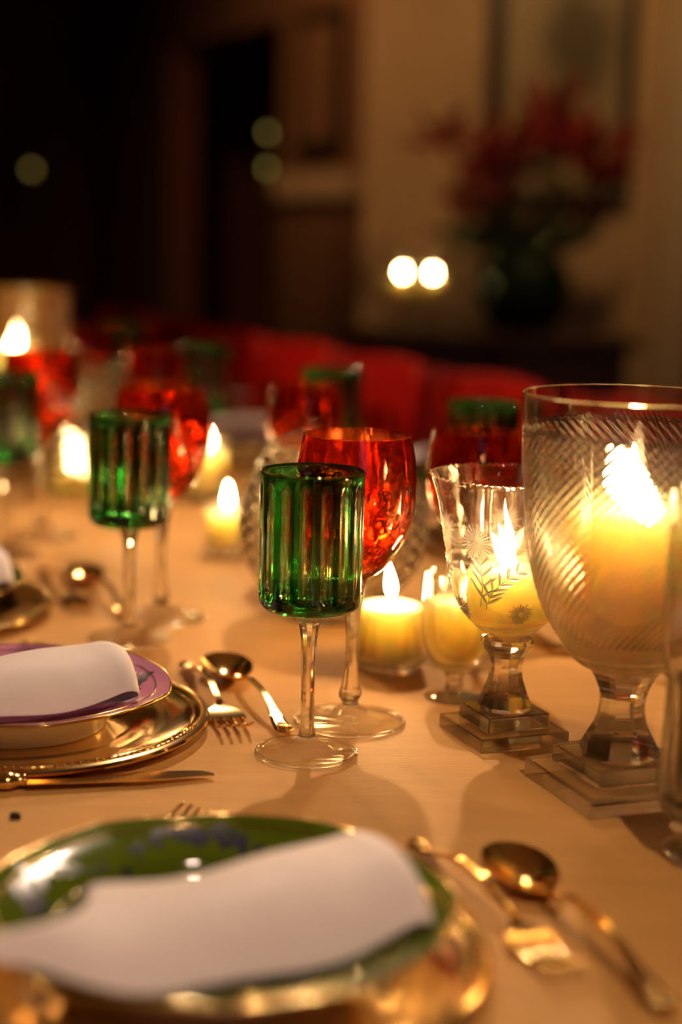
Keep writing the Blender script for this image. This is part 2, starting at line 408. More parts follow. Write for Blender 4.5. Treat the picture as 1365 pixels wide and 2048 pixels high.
# ------------------------------------------------------------------ red chairs on the far side
def make_chair():
    c = thing('dining_chair', '', 'chair', (0, 0, 0), 0, 'red dining chairs on the far side of the table')
    seat = box('seat', -.22, .22, -.22, .22, .42, .46, M['redchair'], c, bev=.008)
    cu_ = box('cushion', -.205, .205, -.205, .205, .46, .505, M['redseat'], c, bev=.018)
    for x in (-.2, .2):
        build('leg', *tube_data([(x, -.19, 0), (x, -.19, .42)], [.014, .02], 10), M['redchair'], c, sc=1)
        build('leg', *tube_data(spline([(x, .23, 0), (x, .2, .42), (x, .215, .6), (x * 1.04, .25, .915)], 4), .017, 10), M['redchair'], c, sc=1)
    n = 10
    def rail(z0, z1, nm_, bow=.035, th=.022):
        V, Fc = [], []
        for i in range(n + 1):
            s = -1 + 2 * i / n; x = .215 * s; y = .235 + (z0 - .8) * .12 + bow * (1 - s * s); zt = z1 + .012 * (1 - s * s)
            V += [(x, y, z0), (x, y + th, z0), (x, y + th + .008, zt), (x, y + .008, zt)]
        for i in range(n):
            o = 4 * i
            for k in range(4): Fc.append((o + k, o + (k + 1) % 4, o + 4 + (k + 1) % 4, o + 4 + k))
        Fc += [(0, 1, 2, 3), tuple(4 * n + k for k in range(4))]
        return bevel(build(nm_, V, Fc, M['redchair'], c, smooth=True, sharp=40, sc=1), .005)
    rail(.80, .905, 'top_rail'); rail(.60, .64, 'lower_rail')
    for x in (-.12, -.04, .04, .12):
        y = .235 + .035 * (1 - (x / .215) ** 2) + .01
        bevel(build('back_slat', *join(boxd(x - .022, x + .022, y - .02, y - .006, .63, .81)), M['redchair'], c, smooth=False, sc=1), .004)
    for a, b_ in (((-.2, -.19, .2), (-.2, .21, .2)), ((.2, -.19, .2), (.2, .21, .2)), ((-.2, 0, .2), (.2, 0, .2))):
        build('stretcher', *tube_data([a, b_], .01, 8), M['redchair'], c, sc=1)
    return c
chair0 = make_chair()
CH_LAB = ['nearest red chair, behind the tall swirl-cut hurricane glass', 'red chair whose top rail ends just left of the tall swirl-cut hurricane glass',
          'red chair below the two sideboard candles, third along the far side', 'red chair behind the far votive candles, fourth along the far side',
          'red chair behind the far red and green goblets, fifth along the far side', 'red chair left of centre, sixth along the far side',
          'farthest red chair, behind the tall cylinder hurricane at the left']
for i, (uu, lab) in enumerate(zip((1.83, 2.20, 2.56, 2.91, 3.25, 3.60, 3.95), CH_LAB)):
    x, y = UV(uu, 1.135)
    place(chair0, i > 0, (x * S, y * S, 0), ANG_W - PI / 2, lab).scale = (.9, 1, .972)

# ------------------------------------------------------------------ table and cloth
tb = thing('dining_table', 'long dining table hidden under the tan tablecloth', 'table', (0, 0, 0))
TU0, TU1, TV0, TV1 = .12, 4.4, .06, 1.13
def uvbox(u0, u1, v0, v1, z0, z1, name, mat, parent, sc=S):
    q = [UV(u0, v0), UV(u1, v0), UV(u1, v1), UV(u0, v1)]
    V = [(x * sc, y * sc, z) for z in (z0, z1) for x, y in q]
    Fc = [(0, 1, 2, 3), (4, 5, 6, 7), (0, 1, 5, 4), (1, 2, 6, 5), (2, 3, 7, 6), (3, 0, 4, 7)]
    return build(name, V, Fc, mat, parent, smooth=False, sc=1)
uvbox(TU0 + .012, TU1 - .012, TV0 + .012, TV1 - .012, T - .04, T - .006, 'tabletop', M['wood'], tb)
for a in (TU0 + .1, TU1 - .1):
    for b_ in (TV0 + .1, TV1 - .1): uvbox(a - .03, a + .03, b_ - .03, b_ + .03, 0, T - .04, 'leg', M['wood'], tb)
nu, nv = 150, 44
V, Fc = [], []
random.seed(3)
ph = [random.uniform(0, 6) for _ in range(8)]
for i in range(nu + 1):
    for j in range(nv + 1):
        uu = TU0 + (TU1 - TU0) * (i - 3) / (nu - 6); vv = TV0 + (TV1 - TV0) * (j - 3) / (nv - 6)
        dz = 0
        ou = max(TU0 - uu, uu - TU1, 0); ov = max(TV0 - vv, vv - TV1, 0)
        if ou or ov:
            k = max(3 - i, i - (nu - 3), 3 - j, j - (nv - 3), 0)
            dz = -.058 * k
            uu = min(max(uu, TU0 - .004 - .002 * k * (1 + math.sin(25 * vv))), TU1 + .004); vv = min(max(vv, TV0 - .004 - .002 * k * (1 + math.sin(30 * uu))), TV1 + .004 + .003 * k * (1 + math.sin(30 * uu)))
        x, y = UV(uu, vv)
        if not dz: dz = -.0006 + .00045 * (math.sin(uu * 9 + ph[0] + 2 * vv) * math.sin(vv * 13 + ph[1]) + .5 * math.sin(uu * 31 + ph[2]) * math.sin(vv * 7 + ph[3]))
        V.append((x * S, y * S, T + dz))
for i in range(nu):
    for j in range(nv):
        a = i * (nv + 1) + j; Fc.append((a, a + nv + 1, a + nv + 2, a + 1))
cl = build('tablecloth', V, Fc, M['cloth'], None, sc=1)
tag(cl, 'tan linen tablecloth covering the whole dining table', 'tablecloth')
sm = cl.modifiers.new('thickness', 'SOLIDIFY'); sm.thickness = .0015; sm.offset = -1

# ------------------------------------------------------------------ goblets
def sstep(a, b_, x):
    t = min(1, max(0, (x - a) / (b_ - a))); return t * t * (3 - 2 * t)
FOOT = lambda r: [(0, 0), (r * .9, 0), (r, .0006), (r * 1.005, .0016), (r * .985, .0026), (r * .6, .0036), (r * .34, .0058), (r * .2, .0105)]
def make_green():
    g = thing('green_goblet', '', 'goblet', (0, 0, 0), 0, 'fluted green goblets')
    outer = spline([(0, .0905), (.012, .0908), (.026, .0938), (.0312, .0975), (.0322, .101)], 5) + [(.0325, .101 + .080 * i / 60) for i in range(1, 61)]
    inner = [(.0316, .1822), (.0298, .1808)] + [(.0290, .18 - .068 * i / 8) for i in range(9)] + spline([(.0288, .1105), (.0275, .1075), (.02, .1062), (0, .106)], 4)[1:]
    NF = 16; no_ = len(outer); na = NF * 16
    def win(a, z):
        """cut-to-clear flute windows: 0..1 inside a window"""
        t = abs(2 * ((a * NF / (2 * PI)) % 1) - 1) / .52
        if t >= 1: return 0
        lo, hi = .1035 + .003 * t * t, .1755 - .0055 * t * t
        return (1 - t * t) if lo < z < hi else 0
    def mod(r, z, a, i):
        if i >= no_ or r < .03: return r, z
        return r - .0016 * win(a, z), z
    bw = lathe('bowl', outer + inner, na, M['green'], g, mod, sharp=50)
    bw.data.materials.append(M['window'])
    for p in bw.data.polygons:
        x, y, z = (c / S for c in p.center)
        if z > .1815 or math.hypot(x, y) < .0298 or win(math.atan2(y, x) % (2 * PI), z) > 0: p.material_index = 1 if z > .101 else 0
    st = [(0, .0903), (.0095, .0903), (.0075, .087), (.0062, .082), (.0052, .074), (.0046, .06), (.0043, .045), (.0044, .03), (.0048, .018), (.0056, .0115), (0, .0115)]
    lathe('stem', [st[0]] + spline(st[1:-1], 4) + [st[-1]], 10, M['clear'], g, smooth=True, sharp=25)
    fr_ = .0318
    f = [(0, 0)] + FOOT(.0312)[1:-1] + [(.0085, .0085), (.0064, .0118), (0, .0118)]
    lathe('foot', f, 72, M['thin'], g, sharp=60)
    lathe('foot_rim', [(fr_ + .0012 * math.cos(q), .0014 + .0013 * math.sin(q)) for q in [2 * PI * e / 10 for e in range(11)]], 72, M['clear'], g)
    return g
def make_red():
    g = thing('red_goblet', '', 'goblet', (0, 0, 0), 0, 'ruby goblets with round cuts')
    ctrl = [(0, .0985), (.008, .0990), (.0215, .1085), (.0325, .1255), (.0383, .143), (.040, .160), (.0392, .178), (.0358, .196)]
    outer = spline(ctrl, 14)
    inner = spline([(.0345, .1963), (.0376, .178), (.0383, .160), (.0365, .144), (.0302, .1285), (.019, .117), (.007, .1125), (0, .112)], 6)
    no_ = len(outer)
    dots = []
    for k, z in enumerate((.1265, .1430, .1595)):
        for q in range(9): dots.append((2 * PI * (q + .5 * (k % 2)) / 9, z, .0064 - .0004 * k))
    def mod(r, z, a, i):
        if i >= no_ or r < .02: return r, z
        d = 0
        for da, dz, rr in dots:
            if abs(z - dz) > rr: continue
            e = ((a - da + PI) % (2 * PI) - PI) * r
            q = (e * e + (z - dz) ** 2) / rr ** 2
            if q < 1: d = max(d, .0012 * (1 - q))
        return r - d, z
    lathe('bowl', outer + inner, 300, M['red'], g, mod, sharp=60)
    st = [(0, .0988), (.0105, .0988), (.0085, .092), (.0066, .082), (.0050, .072), (.0040, .060), (.0038, .050), (.0046, .038), (.0062, .027), (.0080, .0205), (.0078, .0185), (.0056, .0150), (.0060, .0128), (0, .0128)]
    lathe('stem', st, 8, M['clear'], g, smooth=True, sharp=18)
    fr_ = .0366
    f = [(0, 0)] + FOOT(.0360)[1:-1] + [(.0118, .0085), (.0072, .0132), (0, .0132)]
    lathe('foot', f, 72, M['thin'], g, sharp=60)
    lathe('foot_rim', [(fr_ + .0012 * math.cos(q), .0014 + .0013 * math.sin(q)) for q in [2 * PI * e / 10 for e in range(11)]], 72, M['clear'], g)
    return g
G0 = make_green(); R0 = make_red()
greens = [((-.018, 1.021), 0.1, 'green fluted goblet in the centre, in sharp focus'),
          ((-.1675, 1.303), .3, 'green fluted goblet left of centre, beyond the mauve plate setting'),
          ((-.3316, 1.628), .2, 'green fluted goblet cut off by the left edge of the photo'),
          ((.124, 1.47), 0, 'green fluted goblet behind the engraved bell-shaped candle goblet'),
          ((-.013, 1.769), 0, 'green fluted goblet behind the centre ruby goblet, far side of the table'),
          ((-.176, 2.09), 0, 'green fluted goblet on the far side, right above the lit far votive candle'),
          ((-.325, 2.455), 0, 'farthest green fluted goblet, right of the tall cylinder hurricane')]
for i, (p, rz, lab) in enumerate(greens): place(G0, i > 0, TP(*p), rz, lab)
reds = [((.0095, 1.091), .2, 1, 'ruby goblet in the centre, directly behind the sharp green goblet'),
        ((-.1505, 1.378), .5, 1, 'ruby goblet behind the green goblet left of centre'),
        ((-.3158, 1.735), .1, 1, 'ruby goblet near the left edge below the tall cylinder hurricane'),
        ((.101, 1.262), 0, .92, 'ruby goblet behind the engraved bell-shaped candle goblet'),
        ((-.037, 1.60), 0, .92, 'ruby goblet with far green goblet behind it, upper centre'),
        ((-.228, 2.0), 0, .92, 'ruby goblet on the far side, above the ruby goblet left of centre'),
        ((-.372, 2.385), 0, .92, 'farthest ruby goblet, just right of the tall cylinder hurricane')]
for i, (p, rz, s_, lab) in enumerate(reds): place(R0, i > 0, TP(*p), rz, lab, s_)

# ------------------------------------------------------------------ big swirl-cut hurricane on a stepped square base
def plinth(parent, s0, s1, h0, h1, mat):
    bevel(build('base_step', *boxd(-s0 / 2, s0 / 2, -s0 / 2, s0 / 2, 0, h0), mat, parent, smooth=False), .0009 * S, 2)
    bevel(build('base_step', *boxd(-s1 / 2, s1 / 2, -s1 / 2, s1 / 2, h0 + .00005, h1), mat, parent, smooth=False), .0009 * S, 2)
BIG = (.1710, .9655)
hb = thing('hurricane_glass', 'large swirl-cut crystal hurricane glass on stepped square foot at the right', 'candle holder', TP(*BIG), R(20.9))
plinth(hb, .0836, .059, .012, .0235, M['block'])
st = [(0, .0236), (.0245, .0236), (.0248, .0265), (.0215, .033), (.0160, .043), (.0140, .053), (.0152, .062), (.0190, .071), (.0215, .0745), (0, .0745)]
lathe('stem', [st[0]] + spline(st[1:-1], 3) + [st[-1]], 8, M['clear'], hb, sharp=18)
o_ = spline([(0, .0745), (.017, .0750), (.029, .0800), (.0425, .097), (.0535, .118), (.0605, .145), (.0643, .178), (.0667, .216), (.0672, .2385)], 26)
i_ = spline([(.0655, .2392), (.065, .216), (.0625, .178), (.0586, .145), (.0512, .119), (.0395, .0995), (.025, .086), (.01, .0815), (0, .081)], 5)
NS = 64; nb = len(o_)
def swirl(r, z, a, i):
    if i >= nb or r < .025: return r, z
    m_ = sstep(.088, .102, z) * sstep(.2195, .2165, z)
    ph_ = (a * NS / (2 * PI) - (z - .1) * 160) % 1
    return r - .0015 * m_ * (1 - abs(2 * ph_ - 1) ** 1.4), z
lathe('bowl', o_ + i_, NS * 8, M['cut'], hb, swirl, sharp=70)
candle('pillar_candle', 'wide cream pillar candle inside the large swirl-cut hurricane glass', TP(BIG[0], BIG[1], .0865), .0370, .0845, .031, .0066, (-.002, 0), 'lit candles on the table')

# ------------------------------------------------------------------ engraved bell goblet with candle
MED = (.1115, 1.069)
hm = thing('candle_goblet', 'bell-shaped crystal goblet engraved with flowers, on stepped square foot', 'candle holder', TP(*MED), R(22))
plinth(hm, .0640, .0445, .0095, .0200, M['block'])
st = [(0, .0201), (.0180, .0201), (.0182, .0225), (.0150, .030), (.0115, .040), (.0105, .048), (.0118, .055), (.0165, .0615), (.0176, .0645), (.0168, .0675), (.0120, .0695), (0, .0695)]
lathe('stem', st, 10, M['clear'], hm, sharp=18)
MP = [(0, .0690), (.012, .0692), (.0209, .0745), (.033, .088), (.0395, .106), (.0428, .126), (.0465, .146), (.0500, .162), (.0546, .1755)]
o_ = spline(MP, 8); nb2 = len(o_)
i_ = offset(o_, .0013, .0765)[::1]
def dentil(r, z, a, i):
    if abs(i - nb2) < 2 and z > .17: return r, z - .0011 * abs(math.sin(a * 36))
    return r, z
lathe('bowl', o_ + i_, 216, M['holder'], hm, dentil, sharp=60)
def surf(z, extra=.0):
    for (r0, z0), (r1, z1) in zip(o_[:-1], o_[1:]):
        if z0 <= z <= z1:
            t = (z - z0) / (z1 - z0 + 1e-9); return r0 + (r1 - r0) * t
    return o_[-1][0]
def sliver(a0, z0, a1, z1, wd):
    """spindle-shaped cut from (angle a0,height z0) to (a1,z1), standing on the bowl's surface"""
    V = []
    n = 4
    for i in range(n + 1):
        s = i / n; a = a0 + (a1 - a0) * s; z = z0 + (z1 - z0) * s; r = surf(z)
        rad = r; L = math.hypot((a1 - a0) * rad, z1 - z0); da, dz = (a1 - a0) * rad / L, (z1 - z0) / L
        ww = wd * math.sin(PI * min(1, .08 + .84 * s))
        for e, h in ((-1, -.0001), (0, .00055), (1, -.0001), (0, -.0003)):
            az = a - e * dz * ww / rad; zz = z + e * da * ww; rr = surf(zz) + h
            V.append((rr * math.cos(az), rr * math.sin(az), zz))
    Fc = []
    for i in range(n):
        o = 4 * i
        for k in range(4): Fc.append((o + k, o + (k + 1) % 4, o + 4 + (k + 1) % 4, o + 4 + k))
    Fc += [(0, 1, 2, 3), tuple(4 * n + k for k in range(4))]
    return V, Fc
def flower(a0, z0, rad, n, name='cut_flower'):
    ds = []
    for k in range(n):
        t = 2 * PI * k / n; l = rad * (1 if k % 2 == 0 else .8); r = surf(z0)
        ds.append(sliver(a0 + .0015 * math.cos(t) / r, z0 + .0015 * math.sin(t), a0 + l * math.cos(t) / r, z0 + l * math.sin(t), .00062))
    build(name, *join(*ds), M['frost'], hm, smooth=False)
def spray(a0, z0, a1, z1, bend, n, l):
    ds = []; pts = []
    for i in range(n + 1):
        s = i / n; pts.append((a0 + (a1 - a0) * s + bend * math.sin(PI * s), z0 + (z1 - z0) * s))
    for i in range(n):
        (a, z), (b_, y) = pts[i], pts[i + 1]
        ds.append(sliver(a, z, b_, y, .0004))
        r = surf(z); t = math.atan2(y - z, (b_ - a) * r)
        for sg in (-1, 1):
            q = t + sg * .75; ll = l * (1 - .4 * i / n)
            ds.append(sliver(b_, y, b_ + ll * math.cos(q) / r, y + ll * math.sin(q), .0011))
    build('cut_leaf_spray', *join(*ds), M['frost'], hm, smooth=False)
for k in range(5):
    b0 = -PI / 2 - R(22) - .62 + 2 * PI * k / 5
    flower(b0, .1365, .0125, 26)
    spray(b0, .094, b0 + .05, .122, .05, 4, .013)
    spray(b0 + .10, .092, b0 + .62, .119, -.1, 6, .011)
    flower(b0 + .75, .0905, .008, 22, 'cut_sunburst')
candle('votive_candle', 'short cream candle inside the engraved bell-shaped goblet', TP(MED[0], MED[1], .0795), .0275, .0345, .025, .0044, (-.009, 0), 'lit candles on the table')

# ------------------------------------------------------------------ small barrel goblet with candle
SM = (.0843, 1.1582)
hs = thing('candle_goblet', 'small barrel-shaped glass goblet with candle, left of the engraved goblet', 'candle holder', TP(*SM))
lathe('bowl', spline([(0, .0185), (.006, .0188), (.0165, .0255), (.0238, .041), (.0252, .060), (.0240, .080), (.0234, .0915)], 6) + spline([(.0222, .092), (.0227, .080), (.0238, .060), (.0224, .042), (.0155, .0285), (.005, .024), (0, .0238)], 5), 64, M['holder'], hs, sharp=60)
lathe('stem', [(0, .0045), (.0075, .0045), (.006, .008), (.0058, .013), (.0072, .0188), (0, .0188)], 24, M['clear'], hs, sharp=40)
lathe('foot', [(0, 0), (.0205, 0), (.0212, .001), (.0200, .0022), (.0095, .0045), (0, .0050)], 48, M['clear'], hs, sharp=50)
# cup-shaped candle filling the barrel
cs = thing('votive_candle', 'cream candle filling the small barrel-shaped goblet', 'candle', TP(*SM, .0242), 0, 'lit candles on the table')
lathe('wax', spline([(0, 0), (.0145, .0045), (.0215, .0175), (.0230, .036), (.0225, .0455), (.02, .0475), (.008, .0465), (0, .0465)], 4), 48, M['wax'], cs, sharp=60)
build('wick', *tube_data([(.0045, 0, .046), (.0045, 0, .052)], .0007, 6), M['wick'], cs)
build('flame', [(x + .0045, y, z) for x, y, z in flame_data(.013, .0028, (0, 0), .049)[0]], flame_data(.013, .0028, (0, 0), .049)[1], M['flame'], cs)

# ------------------------------------------------------------------ straight votives
def votive(p, r, h, ch, label, clabel, fh=.027, lean=(0, 0), group='straight votive glasses'):
    v_ = thing('votive_glass', label, 'candle holder', TP(*p), 0, group)
    lathe('cup', [(0, 0), (r * .9, 0), (r * .98, .003), (r * .96, .006), (r, .010), (r, h - .001), (r - .0006, h), (r - .0013, h - .001), (r - .0014, .012), (r * .85, .0085), (0, .008)], 56, M['holder'], v_, sharp=50)
    lathe('base_ring', [(r * .99, .0035), (r * 1.03, .0045), (r * 1.03, .0065), (r * .99, .0075), (r * .97, .0055), (r * .99, .0035)], 56, M['clear'], v_)
    candle('votive_candle', clabel, TP(*p, .0085), r - .0022, ch, fh, .0042, lean, 'lit candles on the table')
votive((.0400, 1.2367), .0250, .0475, .0415, 'straight votive glass between the centre goblets and the small barrel goblet', 'cream candle in the straight votive glass right of the centre goblets', .028, (-.003, 0))
votive((-.115, 1.673), .0225, .052, .0335, 'straight votive glass left of the sharp green goblet', 'cream candle with tall flame left of the sharp green goblet', .026)
votive((-.1625, 2.00), .0235, .080, .050, 'tall votive glass above and behind the other votive left of the green goblet', 'farther cream candle left of centre, beside the ruby goblet rim', .024)
votive((-.24, 1.84), .0225, .045, .030, 'low votive glass behind the green goblet left of centre', 'low cream candle behind the green goblet left of centre', .020)

# ------------------------------------------------------------------ cut-glass globes
def globe(p, label, r=.082, hgt=.150, rz=0, scale=1):
    g = thing('glass_globe', label, 'candle holder', TP(*p), rz, 'cut-glass globes')
    zc = .078
    o_ = spline([(0, .002), (r * .45, 0), (r * .52, .004), (r * .62, .016), (r * .9, .045), (r, zc), (r * .93, .110), (r * .76, .135), (r * .68, hgt)], 16)
    i_ = spline([(r * .65, hgt + .0004), (r * .73, .134), (r * .89, .110), (r * .96, zc), (r * .86, .046), (r * .57, .02), (0, .012)], 5)
    nb_ = len(o_)
    def mod(rr, z, a, i):
        if i >= nb_ or rr < r * .55: return rr, z
        m_ = sstep(.012, .02, z) * sstep(.142, .132, z)
        p1 = (a * 20 / (2 * PI) + z * 80) % 1; p2 = (a * 20 / (2 * PI) - z * 80) % 1
        d = max(1 - abs(2 * p1 - 1) * 3.2, 1 - abs(2 * p2 - 1) * 3.2, 0)
        return rr - .0036 * m_ * d, z
    lathe('bowl', o_ + i_, 240, M['globe'], g, mod, sharp=70)
    return g
globe((-.0065, 1.405), 'large round cut-glass globe behind the centre green and ruby goblets')
candle('pillar_candle', 'added candle inside the cut-glass globe, lighting the centre goblets from behind', TP(-.0065, 1.405, .0125), .026, .055, .03, .0048, group='lit candles on the table')  # candle added as a backlight for the centre goblets
globe((-.330, 2.06), 'far cut-glass globe left of the green goblet left of centre', rz=.1)
candle('pillar_candle', 'low candle inside the far cut-glass globe at the left', TP(-.330, 2.06, .0125), .026, .022, .016, .0042, group='lit candles on the table')

# tall cylinder hurricane at the far left
hc = thing('hurricane_glass', 'tall plain cylinder hurricane glass at the far left', 'candle holder', TP(-.445, 2.30))
lathe('cylinder', [(0, 0), (.062, 0), (.065, .002), (.065, .236), (.064, .2372), (.063, .236), (.063, .009), (0, .008)], 64, M['holder'], hc, sharp=50)
candle('pillar_candle', 'cream pillar candle inside the tall cylinder hurricane at far left', TP(-.452, 2.30, .0085), .032, .135, .020, .0055, group='lit candles on the table')

# tall clear glass vase at the right edge, nearest the camera
vs = thing('footed_vase', 'tall clear footed glass at the right edge, cut off by the photo', 'vase', TP(.2110, .8600))
vs.scale = (.79, .79, .86)
o_ = spline([(0, .022), (.02, .022), (.038, .026), (.0455, .036), (.0462, .06), (.0448, .09), (.0450, .116), (.0490, .130), (.0492, .18), (.0475, .232)], 5)
i_ = spline([(.0463, .2325), (.0477, .18), (.0474, .131), (.0420, .115), (.0395, .09), (.0395, .06), (.035, .042), (.02, .034), (0, .033)], 5)
nb4 = len(o_)
lathe('body', o_ + i_, 120, M['clear'], vs, lambda r, z, a, i: (r - (.0012 * abs(math.sin(a * 10)) * sstep(.12, .11, z) if i < nb4 and r > .03 else 0), z), sharp=60)
lathe('foot', [(0, 0), (.036, 0), (.0405, .001), (.041, .003), (.036, .006), (.012, .010), (.010, .0222), (0, .0222)], 64, M['clear'], vs, sharp=50)
lathe('inner_cup', [(0, .0345), (.032, .037), (.037, .05), (.0375, .088), (.0385, .113), (.0375, .1135), (.0365, .09), (.036, .051), (.03, .039), (0, .0365)], 48, M['vasegreen'], vs, sharp=50)

# ------------------------------------------------------------------ place settings: charger, plate, napkin
def make_charger():
    c = thing('charger_plate', '', 'charger', (0, 0, 0), 0, 'gold charger plates')
    p = [(0, .0022), (.07, .0022), (.078, .0028), (.083, .0056), (.1, .0078), (.116, .0092), (.1185, .0106), (.1215, .0108), (.1245, .0096), (.1252, .0080), (.1235, .0062), (.11, .0042), (.085, .0012), (.078, 0), (0, 0)]
    lathe('dish', p, 128, M['gold'], c, sharp=35)
    nb_ = 150; ds = []
    bv, bf = lathe_data([(0, -.0011), (.0009, -.0006), (.0011, 0), (.0009, .0006), (0, .0011)], 6)
    for k in range(nb_):
        a = 2 * PI * k / nb_
        ds.append(([(x + .1198 * math.cos(a), y + .1198 * math.sin(a), z + .0114) for x, y, z in bv], bf))
    o = build('beaded_border', *join(*ds), M['gold'], c); tag(o, kind='stuff')
    lathe('rim_moulding', [(.1125, .0088), (.1140, .0100), (.1155, .0092), (.1140, .0084), (.1125, .0088)], 128, M['gold'], c)
    return c
def cusp(a): return 1 + .030 * (1 - abs(math.sin(3 * a))) ** 1.6
def make_plate(name, mat):
    c = thing(name, '', 'plate', (0, 0, 0), 0, 'scalloped porcelain plates')
    top = [(0, .0085), (.05, .0085), (.060, .0100), (.066, .0175), (.070, .0205), (.085, .0255), (.0985, .0285)]
    bot = [(.0985, .0272), (.085, .0240), (.070, .0188), (.064, .0120), (.058, .0035), (.056, 0), (.053, 0), (.051, .0035), (0, .0045)]
    def mod(r, z, a, i):
        k = sstep(.066, .098, r); return r * (1 + (cusp(a) - 1) * k), z
    # painted face and unpainted underside
    lathe('painted_face', spline(top, 3), 120, mat, c, mod)
    lathe('underside', [(.0985, .0285)] + spline(bot, 3), 120, M['porc'], c, mod, sharp=50)
    # transfer-printed sprays: flat petals and twigs following the glaze
    tops = spline(top, 3)
    def zat(r):
        for (r0, z0), (r1, z1) in zip(tops[:-1], tops[1:]):
            if r0 <= r <= r1: return z0 + (z1 - z0) * (r - r0) / (r1 - r0 + 1e-9)
        return tops[-1][1]
    rnd = random.Random(5)
    def blob(x, y, a, l, wd):
        V = [(x, y)]
        for e in range(10):
            q = 2 * PI * e / 10; px, py = l * math.cos(q), wd * math.sin(q) * (1 - .3 * math.cos(q))
            V.append((x + px * math.cos(a) - py * math.sin(a), y + px * math.sin(a) + py * math.cos(a)))
        return [(px, py, zat(math.hypot(px, py)) + .00025) for px, py in V], [(0, 1 + e, 1 + (e + 1) % 10) for e in range(10)]
    for k in range(5):
        a0 = 2 * PI * k / 5 + .35; ds = []
        for t in range(19):
            s_ = (t - 9) / 9; a = a0 + .52 * s_; r = .073 + .012 * math.sin(2.2 * s_ + k) + rnd.uniform(-.005, .005)
            x, y = r * math.cos(a), r * math.sin(a)
            big = .0044 * (1 - .55 * abs(s_))
            for q in range(4 if abs(s_) < .5 else 2):
                ds.append(blob(x + rnd.uniform(-.004, .004), y + rnd.uniform(-.004, .004), rnd.uniform(0, 6.3), big * rnd.uniform(.7, 1.2), big * .5))
        tag(build('printed_spray', *join(*ds), M['ink'], c, recalc=False), 'blue-black printed flower spray')
    n = 120; V = []; Fc = []
    for k in range(n):
        a = 2 * PI * k / n; r = .0985 * cusp(a)
        for e in range(6):
            q = 2 * PI * e / 6; V.append(((r + .0009 * math.cos(q)) * math.cos(a), (r + .0009 * math.cos(q)) * math.sin(a), .0279 + .0009 * math.sin(q)))
    for k in range(n):
        for e in range(6): Fc.append((k * 6 + e, ((k + 1) % n) * 6 + e, ((k + 1) % n) * 6 + (e + 1) % 6, k * 6 + (e + 1) % 6))
    build('gold_edge', V, Fc, M['gold'], c)
    V2 = []; F2 = []
    for k in range(n):
        a = 2 * PI * k / n; r = .089 * (1 + (cusp(a) - 1) * .75)
        for e in range(6):
            q = 2 * PI * e / 6; V2.append(((r + .0006 * math.cos(q)) * math.cos(a), (r + .0006 * math.cos(q)) * math.sin(a), .0268 + .0004 * math.sin(q)))
    for k in range(n):
        for e in range(6): F2.append((k * 6 + e, ((k + 1) % n) * 6 + e, ((k + 1) % n) * 6 + (e + 1) % 6, k * 6 + (e + 1) % 6))
    build('gold_line', V2, F2, M['gold'], c)
    return c
def make_napkin():
    """folded napkin; local x runs across the table (fold towards the middle), y along the table"""
    n = thing('napkin', '', 'napkin', (0, 0, 0), 0, 'folded white napkins')
    back = spline([(-.150, -.050), (-.112, -.042), (-.084, -.038), (-.066, -.021), (-.055, .000), (-.010, -.006), (.036, -.002), (.074, .012)], 5)
    front = spline([(-.160, -.056), (-.128, -.054), (-.104, -.058), (-.084, -.069), (-.060, -.076), (-.022, -.073), (.022, -.067), (.062, -.056)], 5)
    nn = len(back); rows = 18
    # path over the length: top sheet, rounded fold, return underneath
    V, Fc = [], []
    prof = []
    for i in range(nn):
        s = i / (nn - 1)
        prof.append((i, 0.0, .0320 + .0065 * s ** 2 + .001 * (1 - s) ** 2))
    cols = []
    for i, dx, z in prof:
        cols.append([(back[i][0] + (front[i][0] - back[i][0]) * j / rows, back[i][1] + (front[i][1] - back[i][1]) * j / rows, z, j) for j in range(rows + 1)])
    rad = .0115
    ztop = prof[-1][2]
    for k in range(1, 11):
        an = PI * k / 10
        cols.append([(p[0] + rad * 1.25 * math.sin(an), p[1] - .004 * math.sin(an), ztop - rad * (1 - math.cos(an)), p[3]) for p in cols[nn - 1][:]])
    zl = ztop - 2 * rad
    for k in range(1, 9):
        t = k / 8
        cols.append([(p[0] - .11 * t, p[1] + .002 - .012 * t, zl - .001 * t, p[3]) for p in cols[nn - 1][:]])
    for ci, c in enumerate(cols):
        lay = sstep(.25, .8, ci / (nn - 1)) if ci < nn else max(0, 1 - (ci - nn + 1) / 10)
        for x, y, z, j in c:
            s = j / rows
            sag = .0055 * math.sin(PI * min(1, s * 1.05)) + .0022 * math.sin(x * 60 + 3 * s) - .002 * s * s - lay * .0165 * max(0, (s - .62) / .38) ** 2.0
            V.append((x, y - lay * .010 * sstep(.55, 1, s), z + sag))
    m_ = rows + 1
    for i in range(len(cols) - 1):
        for j in range(rows): Fc.append((i * m_ + j, (i + 1) * m_ + j, (i + 1) * m_ + j + 1, i * m_ + j + 1))
    o = build('folded_cloth', V, Fc, M['napkin'], n)
    s = o.modifiers.new('thickness', 'SOLIDIFY'); s.thickness = .0022; s.offset = 0
    b = o.modifiers.new('smooth', 'SUBSURF'); b.levels = 1; b.render_levels = 1
    return n
C0 = make_charger(); PK0 = make_plate('mauve_plate', M['pink']); PG0 = make_plate('green_plate', M['greenpl']); N0 = make_napkin()
up_ = up_g = 0
